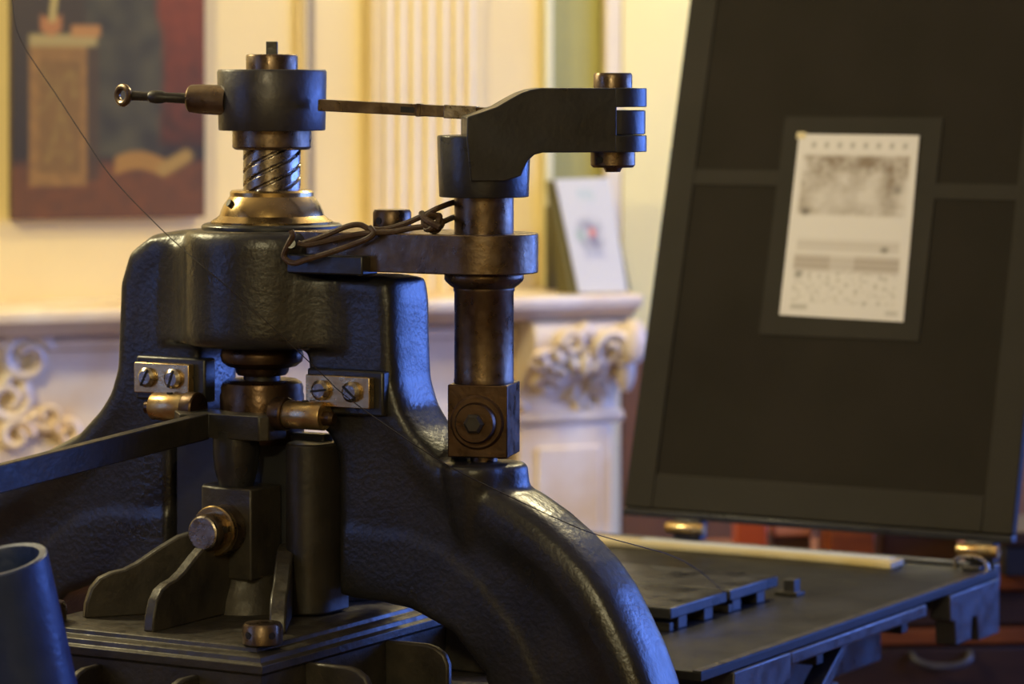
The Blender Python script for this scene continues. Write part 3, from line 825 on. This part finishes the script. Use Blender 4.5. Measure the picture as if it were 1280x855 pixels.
# ================================================================== the carriage: bed, tympan
BZ = .840
CG = thing('press_carriage', 'rolled-out iron press bed with upright black tympan hinged at its far end', 'press bed', W(.0, .876, .745), -YAW, (0, .876, .745))
BU, BV0, BV1 = .4155, .365, 1.388
bp = obj('bed_plate', M().box(-BU, BU, BV0, BV1, BZ - .013, BZ), BED, CG, .0015)
obj('bed_rim', M().box(BU - .012, BU + .001, BV0, BV1 - .02, BZ, BZ + .0015), GREY, bp)
obj('side_lip', M().box(BU - .03, BU + .004, .63, 1.10, BZ - .032, BZ - .0135), GREY, CG, .003)
# cast side brackets with notches
def sbr(poly, u0, u1):
    obj('side_bracket', M().prism(poly, lambda a, b, d: (d, a, b), u0, u1), GREY, CG, .0025)
for sg in (1, -1):
    u0, u1 = (BU - .03, BU + .004) if sg > 0 else (-BU - .004, -BU + .03)
    sbr([(1.19, BZ - .0135), (1.388, BZ - .0135), (1.388, BZ - .098), (1.302, BZ - .098), (1.296, BZ - .060), (1.276, BZ - .058), (1.272, BZ - .092), (1.212, BZ - .092), (1.208, BZ - .056), (1.19, BZ - .052)], u0, u1)
    sbr([(.455, BZ - .0135), (.63, BZ - .0135), (.628, BZ - .050), (.585, BZ - .058), (.580, BZ - .098), (.560, BZ - .100), (.552, BZ - .062), (.535, BZ - .062), (.53, BZ - .135), (.455, BZ - .135)], u0, u1)
    sbr([(.62, BZ - .108), (.78, BZ - .085), (.86, BZ - .034), (.88, BZ - .034), (.80, BZ - .100), (.76, BZ - .112), (.62, BZ - .128)], u0 + sg * -.02, u1 - sg * .024)
for v_ in (.50, .80, 1.10, 1.33):
    obj('cross_rib', M().box(-BU + .03, BU - .032, v_ - .012, v_ + .012, BZ - .060, BZ - .0135), CASTS, CG, .002)
for u_ in (-.22, .22):
    for v_ in (.45, .9, 1.3):
        obj('slide_shoe', M().box(u_ - .02, u_ + .02, v_ - .03, v_ + .03, .7455, BZ - .055), DARKIRON, CG, .002)
hk = catmull([(.352, 1.372, BZ + .012), (.362, 1.372, BZ + .017), (.385, 1.374, BZ + .018), (.402, 1.372, BZ + .012), (.408, 1.368, BZ + .001)], 5)
obj('corner_loop', M().tube([(.352, 1.372, BZ)] + hk, .0035, 8), BRIGHT, CG)
# tympan
TV, TZ, TL = 1.402, .893, R(16)
def T(a, b, c): return (a, TV + b * sin(TL) - c * cos(TL), TZ + b * cos(TL) + c * sin(TL))
def tpx(px, py):
    r = (px - 640) / F; q = (py - HZ) / F; s_, c_ = sin(YAW), cos(YAW)
    # X = -.3 + c a + s v ; Y = 4.1 - s a + c v ; v = TV + b sin
    kb = sin(TL)
    A1 = c_ + r * s_; B1 = (s_ - r * c_) * kb; C1 = r * (4.1 + c_ * TV) - (-.3 + s_ * TV)
    A2 = -q * s_; B2 = cos(TL) + q * c_ * kb; C2 = CZ - TZ - q * (4.1 + c_ * TV)
    D = A1 * B2 - A2 * B1
    return ((C1 * B2 - C2 * B1) / D, (A1 * C2 - A2 * C1) / D)
TA0, TA1, TH = -.2475, .436, 1.02
def tbox(a0, a1, b0, b1, c0, c1):
    vs = [T(a, b, c) for c in (c0, c1) for b in (b0, b1) for a in (a0, a1)]
    return M().add(vs, [(0, 2, 3, 1), (4, 5, 7, 6), (0, 1, 5, 4), (2, 6, 7, 3), (0, 4, 6, 2), (1, 3, 7, 5)])
ty = obj('tympan', tbox(TA0 + .004, TA1 - .004, .004, TH - .004, -.006, .0), BLACKC, CG)
bwL = .052
for a0, a1, b0, b1 in ((TA0, TA0 + bwL, 0, TH), (TA1 - bwL, TA1, 0, TH), (TA0 + bwL, TA1 - bwL, 0, .058), (TA0 + bwL, TA1 - bwL, TH - .058, TH)):
    obj('tympan_border', tbox(a0, a1, b0, b1, -.016, .003), TAPE, ty, .002)
# tape round the opening and the two cross strips, set out on the tympan plane
q0 = [tpx(*p) for p in ((1000, 168), (1150, 170), (1130, 403), (975, 393))]
w0, w1 = min(q0[0][0], q0[3][0]), max(q0[1][0], q0[2][0])
b0_, b1_ = min(q0[2][1], q0[3][1]), max(q0[0][1], q0[1][1])
tw = .030
for a0, a1, b0, b1 in ((w0 - tw, w0 + .004, b0_ - tw, b1_ + tw), (w1 - .004, w1 + tw, b0_ - tw, b1_ + tw), (w0 + .004, w1 - .004, b1_ - .004, b1_ + tw), (w0 + .004, w1 - .004, b0_ - tw, b0_ + .004)):
    obj('tape_strip', tbox(a0, a1, b0, b1, .0005, .0022), TAPE, ty)
bl_ = tpx(920, 222)[1]; br_ = tpx(1215, 240)[1]
obj('tape_strip', tbox(TA0 + bwL, w0 - tw, bl_ - .013, bl_ + .013, .0005, .0020), TAPE, ty)
obj('tape_strip', tbox(w1 + tw, TA1 - bwL, br_ - .013, br_ + .013, .0005, .0020), TAPE, ty)
obj('tympan_rail', M().box(TA0, TA1, TV - .006, TV + .016, TZ - .014, TZ - .002), CASTS, CG, .002)
for hu in (-.125, .385):
    h = obj('hinge', M().box(hu - .024, hu + .024, TV - .016, TV + .014, TZ - .046, TZ - .012), GREY, CG, .003)
    obj('hinge_pin', M().lathe([(.009, -.034), (.010, -.032), (.010, .032), (.009, .034)], (hu, TV - .018, TZ - .026), 20, rotm('Y', 90)), BRASSD, h)
    obj('hinge_tail', M().box(hu - .016, hu + .016, TV - .05, TV - .014, BZ + .0002, TZ - .046), GREY, h, .002)
obj('bed_end_bar', M().box(-.40, .41, BV1 + .0005, TV + .012, BZ - .03, TZ - .048), CASTS, CG, .002)

# ---- things on the bed and tympan
def prn(x, y):
    c = lin((222, 218, 222))
    def gr(x0, x1, y0, y1, s=.02): return inside(x, y, x0, x1, y0, y1, s)
    # heading
    c = mix(c, lin((150, 146, 150)), gr(.07, .93, .925, .955) * max(0, sin(x * 58)) * .8)
    # engraved scene
    p_ = gr(.06, .94, .555, .885)
    tone = .55 + .5 * nz(x * 1.0, y * 1.6, 7, 1) + .25 * nz(x, y * 1.6, 22, 2)
    tone *= 1 - .55 * max(0, 1 - math.hypot((x - .48) / .42, (y - .66) / .13))
    tone *= .75 + .5 * (y - .555) / .33
    c = mix(c, lin((134, 118, 104)), p_ * min(max(tone, .15), 1.1))
    c = mix(c, lin((70, 62, 56)), max(0, 1 - math.hypot((x - .12) / .05, (y - .57) / .03)))
    c = mix(c, lin((90, 80, 72)), max(0, 1 - math.hypot((x - .86) / .06, (y - .70) / .04)) * .7)
    # text block
    rows = .5 + .5 * sin(y * 210)
    tx = gr(.08, .92, .36, .42) * .35 + gr(.07, .93, .25, .335) * (.75 if (x < .36 or x > .56) else .45)
    c = mix(c, lin((140, 122, 110)), tx * (.55 + .45 * rows))
    c = mix(c, lin((150, 144, 140)), gr(.08, .92, .07, .25) * max(0, nz(x, y * 2, 26, 6)) * .9)
    c = mix(c, lin((84, 78, 74)), max(0, 1 - math.hypot((x - .80) / .05, (y - .375) / .025)) * .9)
    c = mix(c, lin((96, 90, 86)), max(0, 1 - math.hypot((x - .12) / .05, (y - .225) / .03)) * .9)
    c = mix(c, lin((150, 146, 146)), gr(.08, .22, .04, .06) * .8 + gr(.85, .95, .03, .05) * .6)
    return c
cc = [T(*tpx(*p), .0032) for p in ((975, 394), (1130, 403), (1150, 170), (1000, 168))]
ps_ = thing('printed_sheet', 'white printed sheet with engraved picture and text on the black tympan', 'paper', W(*cc[0]), -YAW, cc[0])
printed('sheet', cc, 70, 110, prn, ps_, .0008, edge=lin((190, 170, 140)))
obj('corner_tab', tbox(q0[0][0] - .004, q0[0][0] + .012, q0[0][1] - .008, q0[0][1] + .003, .0034, .0040), PALEW, ps_)

def forme(v0, v1, lab, feet):
    t = thing('printing_plate', lab, 'printing plate', W(.07, (v0 + v1) / 2, BZ), -YAW, (.07, (v0 + v1) / 2, BZ), 'plates on the press bed')
    obj('plate', M().box(-.11, .245, v0, v1, BZ + .018, BZ + .034), CASTS, t, .002)
    for u_ in (-.09, .07, .225):
        for v_ in feet:
            obj('foot', M().box(u_ - .014, u_ + .014, v_ - .013, v_ + .013, BZ + .0002, BZ + .018), GREY, t, .001)
    obj('edge_strip', M().box(-.10, .240, v0 + .006, v0 + .018, BZ + .0002, BZ + .012), DARKIRON, t, .001)
forme(.612, .786, 'flat dark metal plate on small feet, the nearer one on the bed', (.66, .74))
forme(.796, .955, 'flat dark metal plate on small feet, the farther one on the bed', (.83, .91))
t = thing('steel_furniture', 'small upright steel block alone on the bed beyond the plates', 'metal block', W(.247, .998, BZ), -YAW, (.247, .998, BZ))
obj('block', M().box(.238, .256, .988, 1.008, BZ + .0002, BZ + .024), GREY, t, .001)
obj('base', M().box(.225, .262, .984, 1.012, BZ + .0002, BZ + .006), DARKIRON, t, .001)
t = thing('wooden_lath', 'pale wooden lath lying along the far end of the press bed', 'lath', W(.03, 1.33, BZ), -YAW, (.03, 1.33, BZ))
m = M(); pts = 14; pr = []
for i in range(pts + 1):
    u_ = -.30 + .575 * i / pts; pr.append((u_, 1.290 + .028 * (1 - ((i / pts - .55) / .55) ** 2)))
pr += [(.275, 1.350), (-.30, 1.350)]
m.prism(pr, lambda a, b, d: (a, b, d), BZ + .0003, BZ + .011)
obj('lath', m, PALEW, t, .002)
obj('paper_edge', M().box(-.18, .262, 1.326, 1.349, BZ + .0112, BZ + .0125), CARD, t)

# ------------------------------------------------------------------ leather cord tied between column and boss
cd = thing('leather_cord', 'brown knotted leather cord looped from the steel column to the black boss', 'cord', W(CU, -.07, 1.416), -YAW, (CU, -.07, 1.416))
def cpt(px, py, v_):                     # point on the plane v = v_
    r = (px - 640) / F; s_, c_ = sin(YAW), cos(YAW)
    u_ = (r * (4.1 + c_ * v_) - (-.3 + s_ * v_)) / (c_ + r * s_)
    Y = 4.1 - s_ * u_ + c_ * v_
    return (u_, v_, CZ - (py - HZ) / F * Y)
def cord(name, pts, r=.0036):
    return obj(name, M().tube(catmull([cpt(*p) for p in pts], 5), r, 8), CORD, cd)
def back(z):
    return [tuple(Vector((CU, 0, z)) + inv @ (Vector((cos(R(a)), sin(R(a)), 0)) * .0398)) for a in (70, 100, 130, 158)]
def cord(name, pts, r=.0036, head=()):
    return obj(name, M().tube(catmull(list(head) + [cpt(*p) for p in pts], 5), r, 8), CORD, cd)
cord('strand', [ (548, 260, -.048), (530, 269, -.050), (505, 280, -.050), (480, 287, -.055), (462, 286, -.066), (450, 281, -.070), (434, 283, -.075), (405, 295, -.082), (376, 305, -.092)], .0036, back(1.452))
cord('strand', [ (552, 278, -.044), (540, 282, -.050), (515, 285, -.055), (490, 290, -.062), (466, 291, -.070), (440, 294, -.074), (415, 300, -.080), (385, 306, -.090), (372, 304, -.096)], .0036, back(1.434))
cord('loop', [(462, 284, -.072), (467, 291, -.074), (460, 298, -.076), (440, 306, -.078), (412, 316, -.088), (385, 324, -.096), (368, 329, -.099), (358, 325, -.100), (355, 318, -.100), (360, 306, -.102), (366, 294, -.103), (364, 289, -.103)])
m = M()
kc = cpt(541, 278, -.050)
for ph in (0, 1.1, 2.2):
    pts = []
    for i in range(16):
        a = 2 * pi * i / 16
        q = Vector((.009 * cos(a), .0065 * sin(a), .0085 * sin(a + .5)))
        q = rotm('Y', ph * 57) @ q
        pts.append(Vector(kc) + q)
    m.tube(pts, .0036, 8, True)
obj('knot', m, CORD, cd)
cord('tail', [(527, 266, -.054), (530, 272, -.058), (540, 279, -.060), (550, 284, -.058)], .004)
loopc = [(CU + .0395 * cos(2 * pi * i / 28), .0395 * sin(2 * pi * i / 28), 1.446 + .004 * sin(2 * pi * i / 28)) for i in range(28)]
obj('collar_turn', M().tube(loopc, .0034, 8, True), CORD, cd) if False else None

# ------------------------------------------------------------------ open iron pipe leaning in the left foreground
TUBE = mat('painted_pipe_iron', (.018, .032, .095), .40, .1, .2, 20, (.030, .048, .13), .06, 140, .5, .1)
top = ray(1, 702, 3.50)
axd = Vector((-sin(R(10.5)), -.20, 1)).normalized()
bot = top - axd * (top.z - .012) / axd.z
tp = thing('iron_pipe', 'open-topped dark iron pipe in the left foreground before the platen', 'pipe', (bot.x, bot.y, 0))
OFF[tp.name] = (bot.x, bot.y, 0)
rot = Vector((0, 0, 1)).rotation_difference(axd).to_matrix()
L = (top - bot).length
obj('pipe', M().lathe([(.060, 0), (.0505, L), (.0490, L + .002), (.0420, L + .001), (.0405, L - .004), (.0405, L - .25), (.0, L - .25)], bot, 56, rot, True), TUBE, tp)
obj('foot_flange', M().lathe([(.10, -.010), (.10, .004), (.085, .010), (.061, .012)], (bot.x, bot.y, .0105), 40), TUBE, tp)

# ------------------------------------------------------------------ fine thread draped across the press
tpz = [(14, -12, 4.30), (18, 25, 4.28), (26, 50, 4.27), (44, 80, 4.25), (70, 118, 4.22), (104, 170, 4.18), (140, 222, 4.14), (200, 285, 4.075), (250, 330, 4.0), (300, 372, 3.965), (350, 418, 3.93), (404, 469, 3.915), (427, 491, 3.90),
       (480, 530, 3.88), (560, 582, 3.85), (640, 622, 3.82), (700, 650, 3.80), (742, 667, 3.82), (800, 683, 4.05), (838, 694, 4.2), (872, 712, 4.42), (906, 741, 4.61)]
th = obj('thread', M().tube(catmull([ray(*p) for p in tpz], 4), .00062, 6), THREAD)
tag(th, 'hair-thin brown thread trailing diagonally across the press down to the bed', 'thread')
